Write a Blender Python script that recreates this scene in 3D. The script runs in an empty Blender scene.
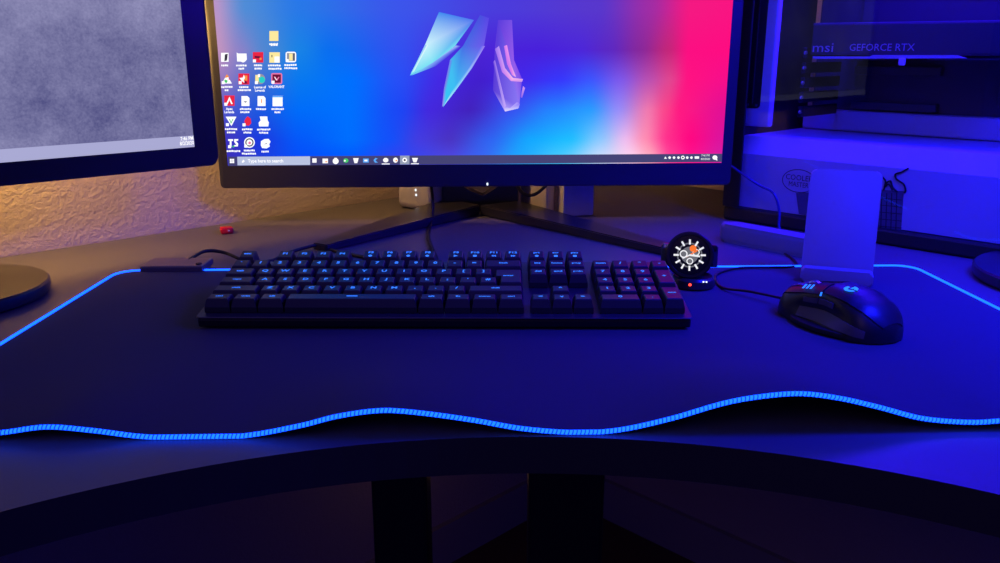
import bpy, bmesh, math, random
from mathutils import Vector, Matrix
random.seed(7)
R = math.radians
sc = bpy.context.scene
COL = sc.collection
D = 0.75                      # desk top height
CAMH = 0.237                  # lens above the desk
PITCH = R(15.5)
F = 830.0

# ---------------------------------------------------------------- colour / materials
def lin(c):
    out = []
    for v in c[:3]:
        v = v / 255.0
        out.append(v / 12.92 if v <= .04045 else ((v + .055) / 1.055) ** 2.4)
    return out

def mat(name, col, rough=.5, metal=0., spec=.5, emit=None, strength=1., bump=None, coat=0.):
    m = bpy.data.materials.new(name)
    m.use_nodes = True
    nt = m.node_tree
    b = nt.nodes['Principled BSDF']
    b.inputs['Base Color'].default_value = (*lin(col), 1)
    b.inputs['Roughness'].default_value = rough
    b.inputs['Metallic'].default_value = metal
    b.inputs['Specular IOR Level'].default_value = spec
    b.inputs['Coat Weight'].default_value = coat
    if emit:
        b.inputs['Emission Color'].default_value = (*lin(emit), 1)
        b.inputs['Emission Strength'].default_value = strength
    if bump:
        sc_, st, dist = bump
        tc = nt.nodes.new('ShaderNodeTexCoord')
        n = nt.nodes.new('ShaderNodeTexNoise')
        n.inputs['Scale'].default_value = sc_
        n.inputs['Detail'].default_value = 5; n.inputs['Roughness'].default_value = .62
        bp = nt.nodes.new('ShaderNodeBump')
        bp.inputs['Strength'].default_value = st
        bp.inputs['Distance'].default_value = dist
        nt.links.new(tc.outputs['Object'], n.inputs['Vector'])
        nt.links.new(n.outputs['Fac'], bp.inputs['Height'])
        nt.links.new(bp.outputs['Normal'], b.inputs['Normal'])
    return m

def glow(name, col, strength=1.):
    m = bpy.data.materials.new(name)
    m.use_nodes = True
    nt = m.node_tree
    nt.nodes.clear()
    o = nt.nodes.new('ShaderNodeOutputMaterial')
    e = nt.nodes.new('ShaderNodeEmission')
    e.inputs['Color'].default_value = (*lin(col), 1)
    e.inputs['Strength'].default_value = strength
    nt.links.new(e.outputs[0], o.inputs[0])
    return m

M = {}
M['wall'] = mat('wall_plaster', (214, 196, 170), .9, bump=(170, .8, .0026))
M['floor'] = mat('floor_wood', (110, 78, 52), .5)
M['base'] = mat('baseboard_paint', (190, 180, 165), .5)
M['desk'] = mat('desk_laminate', (90, 86, 86), .45, bump=(900, .06, .0006))
M['desk_edge'] = mat('desk_edge', (44, 42, 46), .6)
M['black_metal'] = mat('black_metal', (24, 24, 26), .45, .3)
M['pad'] = mat('pad_cloth', (66, 68, 76), .92, spec=.25, bump=(2500, .25, .0004))
M['rubber'] = mat('pad_rubber', (12, 12, 13), .8)
M['bezel'] = mat('bezel_plastic', (50, 49, 57), .38)
M['bezel_gloss'] = mat('bezel_gloss', (38, 37, 44), .34)
M['keycap'] = mat('keycap_abs', (46, 45, 49), .44)
M['plate'] = mat('keyboard_plate', (74, 72, 80), .42, .6)
M['case'] = mat('keyboard_case', (22, 22, 25), .5)
M['white'] = mat('white_plastic', (222, 220, 224), .4)
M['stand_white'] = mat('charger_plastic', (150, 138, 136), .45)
M['cream'] = mat('cream_card', (225, 214, 196), .6)
M['cable'] = mat('cable_rubber', (17, 17, 19), .5)
M['bluestreak'] = mat('blue_reflection_streak', (20, 30, 120), .35)
M['chrome'] = mat('metal_bright', (190, 190, 195), .25, .9)
M['red'] = mat('red_plastic', (190, 20, 40), .35)
M['grey'] = mat('grey_fabric', (120, 116, 128), .8, bump=(900, .3, .0006))
M['mouse'] = mat('mouse_shell', (24, 24, 28), .4)
M['mouse_soft'] = mat('mouse_rubber', (16, 16, 18), .65)
M['mouse_grey'] = mat('mouse_grip', (84, 80, 90), .5)
M['tower_white'] = mat('tower_paint', (196, 200, 208), .42)
M['tower_black'] = mat('tower_black', (16, 16, 18), .5)
M['pcb'] = mat('board_black', (58, 58, 66), .55)
M['gpu'] = mat('gpu_shroud', (62, 62, 70), .4, .3)
M['gputext'] = mat('gpu_lettering', (180, 180, 190), .4)
M['print'] = mat('dark_print', (34, 34, 44), .6)
M['ring'] = mat('watch_steel', (40, 40, 44), .3, .7)
M['dial'] = mat('watch_dial', (8, 8, 10), .15)
M['watchglow'] = glow('watch_white', (235, 235, 240), 1.0)
M['watchgrey'] = glow('watch_grey', (120, 120, 130), .8)
M['watchorange'] = glow('watch_orange', (255, 120, 50), 1.0)
M['legend'] = glow('key_legend', (50, 118, 255), 1.5)
M['mouselogo'] = glow('mouse_logo', (34, 110, 255), 2.0)
M['redled'] = glow('red_led', (255, 60, 50), 3.)
M['whiteled'] = glow('white_led', (225, 240, 255), 1.6)
M['caseled'] = glow('case_led', (30, 30, 255), 2.0)
M['task'] = glow('taskbar_dark', (70, 68, 118), 1.)
M['task_r'] = glow('taskbar_grey', (170, 170, 212), 1.)
M['search'] = glow('search_field', (186, 196, 226), 1.)
M['s_white'] = glow('screen_white', (252, 252, 255), 1.1)
M['s_dark'] = glow('screen_dark', (60, 55, 70), 1.)
M['s_grey'] = glow('screen_grey', (150, 150, 165), 1.)
M['s_red'] = glow('screen_red', (235, 40, 70), 1.)
M['s_maroon'] = glow('screen_maroon', (110, 20, 60), 1.)
M['s_pink'] = glow('screen_pink', (240, 120, 170), 1.)
M['s_yellow'] = glow('screen_yellow', (255, 235, 160), 1.)
M['s_green'] = glow('screen_green', (70, 200, 110), 1.)
M['s_teal'] = glow('screen_teal', (40, 210, 200), 1.)
M['s_blue'] = glow('screen_blue', (90, 170, 255), 1.)
M['s_orange'] = glow('screen_orange', (250, 150, 70), 1.)
M['s_hi'] = glow('screen_highlight', (150, 160, 185), 1.)

def led_mat():
    m = bpy.data.materials.new('pad_light_tube')
    m.use_nodes = True
    nt = m.node_tree; nt.nodes.clear()
    o = nt.nodes.new('ShaderNodeOutputMaterial')
    e = nt.nodes.new('ShaderNodeEmission')
    e.inputs['Color'].default_value = (.004, .06, 1, 1)
    e.inputs['Strength'].default_value = 5.0
    nt.links.new(e.outputs[0], o.inputs[0])
    return m
M['led'] = led_mat()
M['stitch'] = mat('light_tube_thread', (10, 30, 150), .5, emit=(6, 44, 232), strength=1.2)  # thread given its own emission for the tube's light on it

def glass_mat():
    m = bpy.data.materials.new('side_glass')
    m.use_nodes = True
    nt = m.node_tree; nt.nodes.clear()
    o = nt.nodes.new('ShaderNodeOutputMaterial')
    t = nt.nodes.new('ShaderNodeBsdfTransparent'); t.inputs[0].default_value = (.86, .86, .9, 1)
    g = nt.nodes.new('ShaderNodeBsdfGlossy'); g.inputs['Roughness'].default_value = .02
    fr = nt.nodes.new('ShaderNodeFresnel'); fr.inputs['IOR'].default_value = 1.45
    mx = nt.nodes.new('ShaderNodeMixShader')
    ge = nt.nodes.new('ShaderNodeNewGeometry'); iv = nt.nodes.new('ShaderNodeMath'); iv.operation = 'SUBTRACT'; iv.inputs[0].default_value = 1
    mu = nt.nodes.new('ShaderNodeMath'); mu.operation = 'MULTIPLY'      # each pane mirrors at its outer face only
    nt.links.new(ge.outputs['Backfacing'], iv.inputs[1]); nt.links.new(iv.outputs[0], mu.inputs[0]); nt.links.new(fr.outputs[0], mu.inputs[1])
    nt.links.new(mu.outputs[0], mx.inputs[0]); nt.links.new(t.outputs[0], mx.inputs[1])
    nt.links.new(g.outputs[0], mx.inputs[2]); nt.links.new(mx.outputs[0], o.inputs[0])
    return m
M['glass'] = glass_mat()

def attr_emit(name, strength=1.):
    m = bpy.data.materials.new(name)
    m.use_nodes = True
    nt = m.node_tree; nt.nodes.clear()
    o = nt.nodes.new('ShaderNodeOutputMaterial')
    e = nt.nodes.new('ShaderNodeEmission')
    a = nt.nodes.new('ShaderNodeAttribute'); a.attribute_name = 'wallpaper'
    e.inputs['Strength'].default_value = strength
    nt.links.new(a.outputs['Color'], e.inputs['Color']); nt.links.new(e.outputs[0], o.inputs[0])
    return m
M['wallpaper'] = attr_emit('screen_wallpaper', 1.)

def cloud_screen():
    m = bpy.data.materials.new('grey_cloud_wallpaper')
    m.use_nodes = True
    nt = m.node_tree; nt.nodes.clear()
    o = nt.nodes.new('ShaderNodeOutputMaterial')
    e = nt.nodes.new('ShaderNodeEmission')
    tc = nt.nodes.new('ShaderNodeTexCoord')
    n1 = nt.nodes.new('ShaderNodeTexNoise'); n1.inputs['Scale'].default_value = 9; n1.inputs['Detail'].default_value = 9; n1.inputs['Roughness'].default_value = .72
    n2 = nt.nodes.new('ShaderNodeTexNoise'); n2.inputs['Scale'].default_value = 420; n2.inputs['Detail'].default_value = 2
    ad = nt.nodes.new('ShaderNodeMath'); ad.operation = 'MULTIPLY_ADD'; ad.inputs[1].default_value = .22
    rp = nt.nodes.new('ShaderNodeValToRGB')
    rp.color_ramp.elements[0].position = .40; rp.color_ramp.elements[0].color = (*lin((76, 76, 128)), 1)
    rp.color_ramp.elements[1].position = .80; rp.color_ramp.elements[1].color = (*lin((146, 144, 186)), 1)
    nt.links.new(tc.outputs['Object'], n1.inputs['Vector']); nt.links.new(tc.outputs['Object'], n2.inputs['Vector'])
    nt.links.new(n2.outputs['Fac'], ad.inputs[0]); nt.links.new(n1.outputs['Fac'], ad.inputs[2])
    nt.links.new(ad.outputs[0], rp.inputs['Fac']); nt.links.new(rp.outputs['Color'], e.inputs['Color'])
    nt.links.new(e.outputs[0], o.inputs[0])
    return m
M['cloud'] = cloud_screen()

# ---------------------------------------------------------------- object helpers
def empty(name, loc, rz=0., label=None, cat=None, group=None):
    o = bpy.data.objects.new(name, None)
    COL.objects.link(o)
    o.empty_display_size = .05
    o.location = loc; o.rotation_euler = (0, 0, rz)
    tag(o, label, cat, group)
    return o

def tag(o, label=None, cat=None, group=None, kind=None):
    if label: o['label'] = label
    if cat: o['category'] = cat
    if group: o['group'] = group
    if kind: o['kind'] = kind
    return o

def build(name, bm, mats, parent=None, smooth=False, flat_angle=35):
    me = bpy.data.meshes.new(name)
    bmesh.ops.recalc_face_normals(bm, faces=bm.faces[:])
    if smooth:
        for f in bm.faces: f.smooth = True
        for e in bm.edges:
            if len(e.link_faces) == 2 and e.calc_face_angle(0) > R(flat_angle): e.smooth = False
    bm.to_mesh(me); bm.free()
    for m in (mats if isinstance(mats, (list, tuple)) else [mats]): me.materials.append(m)
    o = bpy.data.objects.new(name, me)
    COL.objects.link(o)
    if parent: o.parent = parent
    return o

def nb(): return bmesh.new()

def box(bm, c, s, bev=0., seg=2, mx=None):
    r = bmesh.ops.create_cube(bm, size=1)
    vs = r['verts']
    bmesh.ops.scale(bm, vec=s, verts=vs)
    bmesh.ops.translate(bm, vec=c, verts=vs)
    if bev:
        es = list({e for v in vs for e in v.link_edges})
        rr = bmesh.ops.bevel(bm, geom=es, offset=bev, segments=seg, affect='EDGES', profile=.5)
        vs = list({v for v in rr['verts']} | {v for v in vs if v.is_valid})
    if mx is not None: bmesh.ops.transform(bm, matrix=mx, verts=[v for v in vs if v.is_valid])
    return vs

def prism(bm, pts, h0, h1, axis='z', bev=0., seg=2, mx=None):
    """extrude polygon pts (2-D) from h0 to h1 along axis"""
    def P(p, h):
        if axis == 'z': return (p[0], p[1], h)
        if axis == 'y': return (p[0], h, p[1])
        return (h, p[0], p[1])
    a = [bm.verts.new(P(p, h0)) for p in pts]
    b = [bm.verts.new(P(p, h1)) for p in pts]
    n = len(pts)
    fs = [bm.faces.new(a[::-1]), bm.faces.new(b)]
    for i in range(n): fs.append(bm.faces.new((a[i], a[(i + 1) % n], b[(i + 1) % n], b[i])))
    vs = a + b
    if bev:
        es = [e for f in fs[:2] for e in f.edges]
        rr = bmesh.ops.bevel(bm, geom=list(set(es)), offset=bev, segments=seg, affect='EDGES', profile=.5)
        vs = list(set(rr['verts']) | {v for v in vs if v.is_valid})
    if mx is not None: bmesh.ops.transform(bm, matrix=mx, verts=vs)
    return vs

def rrect(w, h, r, n=6, cx=0, cy=0):
    out = []
    for (sx, sy, a0) in ((1, 1, 0), (-1, 1, 90), (-1, -1, 180), (1, -1, 270)):
        for k in range(n + 1):
            a = R(a0 + 90 * k / n)
            out.append((cx + sx * (w / 2 - r) + r * math.cos(a), cy + sy * (h / 2 - r) + r * math.sin(a)))
    return out

def circ(r, n=32, cx=0, cy=0, a0=0): return [(cx + r * math.cos(2 * math.pi * k / n + a0), cy + r * math.sin(2 * math.pi * k / n + a0)) for k in range(n)]

def lathe(bm, prof, n=48, mx=None):
    rings = []
    vs = []
    for (r, z) in prof:
        if r < 1e-6:
            v = bm.verts.new((0, 0, z)); rings.append([v]); vs.append(v)
        else:
            ring = [bm.verts.new((r * math.cos(2 * math.pi * k / n), r * math.sin(2 * math.pi * k / n), z)) for k in range(n)]
            rings.append(ring); vs += ring
    for a, b in zip(rings, rings[1:]):
        for k in range(n):
            k2 = (k + 1) % n
            if len(a) == 1 and len(b) == 1: continue
            if len(a) == 1: bm.faces.new((a[0], b[k], b[k2]))
            elif len(b) == 1: bm.faces.new((a[k], a[k2], b[0]))
            else: bm.faces.new((a[k], a[k2], b[k2], b[k]))
    if mx is not None: bmesh.ops.transform(bm, matrix=mx, verts=vs)
    return vs

def smooth_path(pts, sub=8):
    P = [Vector(p) for p in pts]
    P = [P[0] * 2 - P[1]] + P + [P[-1] * 2 - P[-2]]
    out = []
    for i in range(1, len(P) - 2):
        for k in range(sub):
            t = k / sub
            a, b, c, d = P[i - 1], P[i], P[i + 1], P[i + 2]
            out.append(.5 * ((2 * b) + (c - a) * t + (2 * a - 5 * b + 4 * c - d) * t * t + (3 * b - a - 3 * c + d) * t ** 3))
    out.append(P[-2])
    return out

def tube(bm, path, rad, n=8, closed=False, cap=True):
    P = [Vector(p) for p in path]
    m = len(P)
    rings = []
    prev = None
    for i in range(m):
        if closed: t = (P[(i + 1) % m] - P[i - 1])
        else: t = P[min(i + 1, m - 1)] - P[max(i - 1, 0)]
        t.normalize()
        up = Vector((0, 0, 1)) if prev is None else prev
        if prev is None and abs(t.z) > .9: up = Vector((1, 0, 0))
        s = t.cross(up)
        if s.length < 1e-5: s = t.cross(Vector((1, .1, 0)))
        s.normalize()
        u = s.cross(t); u.normalize()
        prev = u
        r = rad(i) if callable(rad) else rad
        rings.append([bm.verts.new(P[i] + s * (r * math.cos(2 * math.pi * k / n)) + u * (r * math.sin(2 * math.pi * k / n))) for k in range(n)])
    rng = range(m) if closed else range(m - 1)
    for i in rng:
        a, b = rings[i], rings[(i + 1) % m]
        for k in range(n): bm.faces.new((a[k], a[(k + 1) % n], b[(k + 1) % n], b[k]))
    if cap and not closed:
        bm.faces.new(rings[0][::-1]); bm.faces.new(rings[-1])

def text_polys(s, size, bold=0.):
    """flat glyph polygons of a string, centred on the origin, in the xy plane"""
    key = (s, size, bold)
    if key in text_polys.cache: return text_polys.cache[key]
    cu = bpy.data.curves.new('glyphs', 'FONT')
    cu.body = s; cu.size = size; cu.align_x = 'CENTER'; cu.align_y = 'CENTER'
    cu.resolution_u = 2; cu.offset = size * bold
    cu.fill_mode = 'FRONT' if hasattr(cu, 'fill_mode') else 'BOTH'
    o = bpy.data.objects.new('glyphs', cu)
    COL.objects.link(o)
    dg = bpy.context.evaluated_depsgraph_get(); dg.update()
    ev = o.evaluated_get(dg)
    me = ev.to_mesh()
    out = ([v.co.copy() for v in me.vertices], [tuple(p.vertices) for p in me.polygons])
    ev.to_mesh_clear()
    bpy.data.objects.remove(o); bpy.data.curves.remove(cu)
    text_polys.cache[key] = out
    return out
text_polys.cache = {}

def add_text(bm, s, size, mx, sx=1., mi=0, bold=0.):
    vs, fs = text_polys(s, size, bold)
    nv = [bm.verts.new(mx @ Vector((v.x * sx, v.y, 0))) for v in vs]
    for f in fs:
        try:
            q = bm.faces.new([nv[i] for i in f]); q.material_index = mi
        except ValueError: pass

def poly(bm, pts, mi=0):
    f = bm.faces.new([bm.verts.new(p) for p in pts]); f.material_index = mi
    return f

# camera frame, for turning measured photo points into places
def ray(px, py):
    x = (px - 500) / F; y = -(py - 281.5) / F
    return Vector((x, math.cos(PITCH) + y * math.sin(PITCH), -math.sin(PITCH) + y * math.cos(PITCH)))
CAM = Vector((0, 0, D + CAMH))
def on_plane(px, py, p0, n):
    d = ray(px, py); t = (Vector(p0) - CAM).dot(n) / d.dot(n)
    return CAM + d * t

# ---------------------------------------------------------------- room
WL, WR = 1.566, 1.86           # wall lines: y = x + WL and y = WR - x
CX, CY = (WR - WL) / 2, (WR + WL) / 2
s2 = math.sqrt(.5)
def wall(name, d, n, m, length=2.7, z0=0, z1=2.5, th=.1, off=0., start=0.):
    bm = nb()
    a = Vector((CX, CY, 0)) + Vector((*d, 0)) * start + Vector((*n, 0)) * off
    b = Vector((CX, CY, 0)) + Vector((*d, 0)) * length + Vector((*n, 0)) * off
    q = Vector((*n, 0)) * -th
    prism(bm, [(v.x, v.y) for v in (a, b, b + q, a + q)], z0, z1)
    return tag(build(name, bm, m), kind='structure')
nL, nR = (s2, -s2), (-s2, -s2)
wall('wall_left', (-s2, -s2), nL, M['wall'], start=-.1)
wall('wall_right', (s2, -s2), nR, M['wall'])
wall('baseboard_left', (-s2, -s2), nL, M['base'], z1=.09, th=.012, off=.012, start=.012)
wall('baseboard_right', (s2, -s2), nR, M['base'], z1=.09, th=.012, off=.012, start=.012)
bm = nb(); prism(bm, [(CX, CY + .15), (CX - 2.6, CY - 2.45), (CX, CY - 5.05), (CX + 2.6, CY - 2.45)], -.05, 0)
tag(build('floor', bm, M['floor']), kind='structure')

# ---------------------------------------------------------------- corner desk
desk = empty('corner_desk', (0, .9, 0), 0, 'dark corner desk with a curved front edge carrying both monitors', 'desk')
def dk(p): return (p[0], p[1] - .9)
ac, ar = (.019, -.016), .5
outl = []
g = .004
c0 = Vector((CX, CY - g * 1.414))
outl.append(c0)
outl.append(c0 + Vector((-s2, -s2)) * 1.95)
outl.append(outl[1] + Vector((s2, -s2)) * .628)
for k in range(0, 41):
    a = R(135 - 90 * k / 40)
    outl.append(Vector((ac[0] + ar * math.cos(a), ac[1] + ar * math.sin(a))))
e = c0 + Vector((s2, -s2)) * 1.75
outl.append(e + Vector((-s2, -s2)) * ((WR - .71) * s2 - g))
outl.append(e)
bm = nb()
prism(bm, [dk(p) for p in outl][::-1], D - .026, D, bev=.0025, seg=2)
for f in bm.faces:
    if abs(f.normal.z) < .5: f.material_index = 1
build('desk_top', bm, [M['desk'], M['desk_edge']], desk)
for (x, y, w) in ((-.100, .76, .055), (.066, .76, .075), (-1.10, .15, .06), (1.19, .35, .06)):
    bm = nb()
    box(bm, (x, y - .9, (D - .028) / 2 + .001), (w, .05, D - .030), .004)
    build('leg', bm, M['black_metal'], desk)
bm = nb(); box(bm, (-.017, .80 - .9, D - .0675), (.24, .02, .078), .003)
build('cross_rail', bm, M['black_metal'], desk)

# ---------------------------------------------------------------- lit mouse pad
PC = Vector((.028, .69025)); PYAW = R(1.5); PW, PD, PT = .881, .4085, .004
LIFT = [(-.46, .008), (-.40, .0015), (-.355, .0015), (-.316, .0054), (-.290, .0086), (-.262, .0059), (-.231, .0013), (-.196, .0), (-.166, .0012), (-.131, .0077), (-.108, .0137), (-.081, .0173), (-.059, .0158), (-.024, .0103), (.010, .0036), (.045, .0006), (.071, .0021), (.103, .0093), (.138, .0200), (.162, .0243), (.186, .0258), (.211, .0224), (.237, .0160), (.267, .0077), (.300, .0046), (.326, .0056), (.37, .003), (.42, .0), (.52, .0)]
def lift(x):
    # smooth interpolation of the lifted front edge
    for i in range(len(LIFT) - 1):
        (x0, a), (x1, b) = LIFT[i], LIFT[i + 1]
        if x0 <= x <= x1:
            p = LIFT[max(i - 1, 0)]; q = LIFT[min(i + 2, len(LIFT) - 1)]
            m0 = (b - p[1]) / max(x1 - p[0], 1e-6); m1 = (q[1] - a) / max(q[0] - x0, 1e-6)
            h = x1 - x0; t = (x - x0) / h
            return max(0, (2 * t ** 3 - 3 * t * t + 1) * a + (t ** 3 - 2 * t * t + t) * h * m0 + (-2 * t ** 3 + 3 * t * t) * b + (t ** 3 - t * t) * h * m1)
    return 0
def pad_z(lx, ly):
    d = ly + PD / 2
    k = max(0, 1 - d / .15)
    return max(0, lift(lx + PC.x) - .0008) * k * k * (3 - 2 * k)
pad = empty('mouse_pad', (PC.x, PC.y, D), PYAW, 'large black cloth mouse pad with a glowing blue edge and wavy front', 'mouse pad')
def pad_inset(ly, r=.022):
    d = min(ly + PD / 2, PD / 2 - ly)
    return 0 if d >= r else r - math.sqrt(max(0, r * r - (r - d) ** 2))
ys = [0, .0006, .002, .005, .009, .014, .022, .03, .04, .05, .06, .075, .09, .105, .12, .135, .15, .2, .25, .3, .35, .383, .391, .398, .403, .4065, .4079, .4085]
NX = 140
bm = nb()
top, bot = [], []
for yy in ys:
    ly = yy - PD / 2
    hw = PW / 2 - pad_inset(ly)
    rt, rb = [], []
    for i in range(NX + 1):
        lx = -hw + 2 * hw * i / NX
        z = pad_z(lx, ly)
        rt.append(bm.verts.new((lx, ly, z + PT))); rb.append(bm.verts.new((lx, ly, z + .0002)))
    top.append(rt); bot.append(rb)
def q4(a, b, c, d, mi):
    f = bm.faces.new((a, b, c, d)); f.material_index = mi
for j in range(len(ys) - 1):
    for i in range(NX):
        q4(top[j][i], top[j][i + 1], top[j + 1][i + 1], top[j + 1][i], 0)
        q4(bot[j][i], bot[j + 1][i], bot[j + 1][i + 1], bot[j][i + 1], 1)
    q4(top[j][0], top[j + 1][0], bot[j + 1][0], bot[j][0], 1)
    q4(top[j][NX], bot[j][NX], bot[j + 1][NX], top[j + 1][NX], 1)
for i in range(NX):
    q4(top[0][i], bot[0][i], bot[0][i + 1], top[0][i + 1], 1)
    q4(top[-1][i], top[-1][i + 1], bot[-1][i + 1], bot[-1][i], 1)
build('cloth', bm, [M['pad'], M['rubber']], pad, smooth=True)
# the glowing tube: from the control box round the whole edge and back
peri = rrect(PW + .001, PD + .001, .022, 10)
pp = []
n = len(peri)
for i in range(n):
    a = Vector(peri[i]); b = Vector(peri[(i + 1) % n])
    L = (b - a).length; k = max(1, int(L / .0013))
    for t in range(k): pp.append(a + (b - a) * (t / k))
hub_x0, hub_x1 = -.4175, -.3495       # pad frame, where the control box sits on the back edge
path = [(p.x, p.y, pad_z(p.x, p.y) + .0022 + .0019 * min(1, max(0, (p.y + .18) / .04))) for p in pp if not (p.y > PD / 2 - .006 and hub_x0 < p.x < hub_x1)]
# start the path at the control box
st = max(range(len(path)), key=lambda i: (Vector(path[i]) - Vector(path[i - 1])).length)
path = path[st:] + path[:st]
bm = nb()
tube(bm, path, lambda i: .0016 if i % 2 else .0015, n=8)
build('light_tube', bm, M['led'], pad, smooth=True, flat_angle=80)
# thread wound round the tube
bm = nb()
acc = 0; lastp = Vector(path[0])
for i in range(1, len(path) - 1):
    p = Vector(path[i]); acc += (p - lastp).length; lastp = p
    if acc < .0026 or p.y > -.08: continue
    acc = 0
    t = (Vector(path[i + 1]) - Vector(path[i - 1])).normalized()
    s = t.cross(Vector((0, 0, 1))).normalized(); u = s.cross(t)
    ring = []
    for k in range(10):
        a = 2 * math.pi * k / 10
        ring.append(p + s * (.00160 * math.cos(a)) + u * (.00160 * math.sin(a)) + t * (.0005 * math.sin(a)))
    tube(bm, ring, .00036, n=4, closed=True)
tag(build('stitching', bm, M['stitch'], pad), kind='stuff')
hub = nb(); hc = (hub_x0 + hub_x1) / 2
box(hub, (hc, PD / 2 + .0155, .0062), (hub_x1 - hub_x0, .040, .0082), .0015)
hubo = build('control_box', hub, mat('control_box_plastic', (104, 92, 84), .3), pad)
b2 = nb(); lathe(b2, [(0, .0118), (.003, .0118), (.0034, .0112), (.0034, .0095), (0, .0095)], 16, Matrix.Translation((hub_x1 - .006, PD / 2 + .004, 0)))
build('button', b2, M['cable'], hubo, smooth=True)

def cable(name, pts, r, m, label, cat='cable', parent=None, sub=10, n=8):
    b = nb(); tube(b, smooth_path(pts, sub), r, n)
    o = build(name, b, m, parent, smooth=True, flat_angle=60)
    if label: tag(o, label, cat)
    return o
cr = .0021
cable('pad_cable', [(-.352, .897 + .005, D + .0075), (-.352, .925, D + .0095), (-.345, .949, D + .011), (-.325, .953, D + .008), (-.295, .936, D + cr), (-.268, .935, D + cr), (-.252, .972, D + .004), (-.226, 1.0, D + .006), (-.205, .99, D + cr), (-.16, .955, D + cr), (-.11, .93, D + cr)], cr, M['cable'], 'black braided cable rising from the pad control box to behind the keyboard')

# ---------------------------------------------------------------- keyboard
KX, KY, KZ = -.0485, .684, D + PT
kb = empty('keyboard', (KX, KY, KZ), R(-.3), 'black full size mechanical keyboard with glowing blue key legends', 'keyboard')
TILT = R(7.4)
KM = Matrix.Translation((0, 0, .0005)) @ Matrix.Rotation(TILT, 4, 'X')
KW, KD_ = .428, .130
bm = nb(); box(bm, (0, KD_ / 2, .0052), (KW, KD_, .0085), .002, 2, KM)
kcase = build('case', bm, M['case'], kb)
bm = nb(); prism(bm, rrect(KW + .002, KD_ + .002, .004, 4, 0, KD_ / 2),   .0096, .0112, bev=.0006, seg=1, mx=KM)
build('top_plate', bm, M['plate'], kb)
for sx in (-1, 1):
    bm = nb(); box(bm, (sx * .17, KD_ - .022, .0065), (.03, .008, .012), .001)
    build('rear_foot', bm, M['case'], kb)
U = .01865
x0 = -22.5 * U / 2
y0 = .0070
PZ = .0112
def keycap(ux, uy, w, h=1, text='', shape=None, icon=None, tsize=None):
    """ux, uy: lower-left corner in key units, measured from the front-left key"""
    cx = x0 + (ux + w / 2) * U; cy = y0 + (uy + h / 2) * U
    bw, bh = w * U - .0011, h * U - .0011
    tw, th = w * U - .0060, h * U - .0062
    ri = 5 if uy > 4.5 else int(uy + (h - 1) / 2 + .01)
    zt = (.0122, .0122, .0126, .0132, .0140, .0146)[ri]
    slope = math.tan(R((-5, -3, -1, 1, 4, 7)[ri]))
    b = nb()
    def ringpts(hw, hh, z, dy=0, notch=None):
        if shape == 'iso':
            # rear half wider than the front half
            lw = .25 * U
            pts = [(-hw + lw, -hh), (hw, -hh), (hw, hh), (-hw, hh), (-hw, .5 * U * .0 - .0005), (-hw + lw, -.0005)]
        else: pts = [(-hw, -hh), (hw, -hh), (hw, hh), (-hw, hh)]
        return [b.verts.new((cx + x, cy + y + dy, z)) for x, y in pts]
    rings = [ringpts(bw / 2, bh / 2, PZ + .0006), ringpts(bw / 2 - .0002, bh / 2 - .0002, PZ + .0055), ringpts(tw / 2 + .0006, th / 2 + .0006, PZ + zt - .0008, .0008), ringpts(tw / 2 - .0002, th / 2 - .0002, PZ + zt, .0008)]
    b.faces.new(rings[0][::-1]); b.faces.new(rings[-1])
    for r1, r2 in zip(rings, rings[1:]):
        k = len(r1)
        for i in range(k): b.faces.new((r1[i], r1[(i + 1) % k], r2[(i + 1) % k], r2[i]))
    for v in rings[2] + rings[3]: v.co.z += (v.co.y - cy) * slope
    bmesh.ops.transform(b, matrix=KM, verts=b.verts[:])
    o = build('space_bar' if text == ' ' else 'keycap', b, M['keycap'], kb)
    if text or icon:
        lb = nb()
        ts = tsize or (.0064 if len(text) == 1 else .0048 if len(text) < 4 else .0040)
        T = Matrix.Translation((cx, cy + .0010 + (.0026 if icon else 0), PZ + zt + .00025))
        if text == ' ': prism(lb, rrect(.010, .0016, .0007, 2, cx, cy + .0014), PZ + zt + .0001, PZ + zt + .0003)
        else: add_text(lb, text, ts, T, 1.15, bold=.03)
        if icon:
            C0 = (cx, cy - .0030)
            zz = PZ + zt + .0002
            shp = {'o': [circ(.0019, 12, *C0)], 'p': [[(C0[0] - .002, C0[1] - .002), (C0[0] + .0022, C0[1]), (C0[0] - .002, C0[1] + .002)]],
                   's': [rrect(.0036, .0036, .0005, 2, *C0)],
                   'r': [[(C0[0] + .002, C0[1] - .002), (C0[0] + .002, C0[1] + .002), (C0[0] - .0004, C0[1])], [(C0[0] - .0004, C0[1] - .002), (C0[0] - .0004, C0[1] + .002), (C0[0] - .0026, C0[1])]],
                   'f': [[(C0[0] - .002, C0[1] - .002), (C0[0] + .0004, C0[1]), (C0[0] - .002, C0[1] + .002)], [(C0[0] + .0004, C0[1] - .002), (C0[0] + .0026, C0[1]), (C0[0] + .0004, C0[1] + .002)]]}[icon]
            for pl in shp: poly(lb, [(x, y, zz) for x, y in pl])
        for v in lb.verts: v.co.z += (v.co.y - cy) * slope
        bmesh.ops.transform(lb, matrix=KM, verts=lb.verts[:])
        build('legend', lb, M['legend'], o)
    return o
FR = 5.20
keycap(0, FR, 1, text='esc')
icons = [None] * 4 + ['o', 's', 'o', 'o', 'p', 's', 'r', 'f']
fx = [2, 3, 4, 5, 6.5, 7.5, 8.5, 9.5, 11, 12, 13, 14]
for i in range(12): keycap(fx[i], FR, 1, text='F%d' % (i + 1), icon=icons[i], tsize=.0050)
for i, t in enumerate(('prt', 'scr', 'pau')): keycap(15.25 + i, FR, 1, text=t, icon=('o' if i == 0 else 's'), tsize=.0044)
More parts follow.
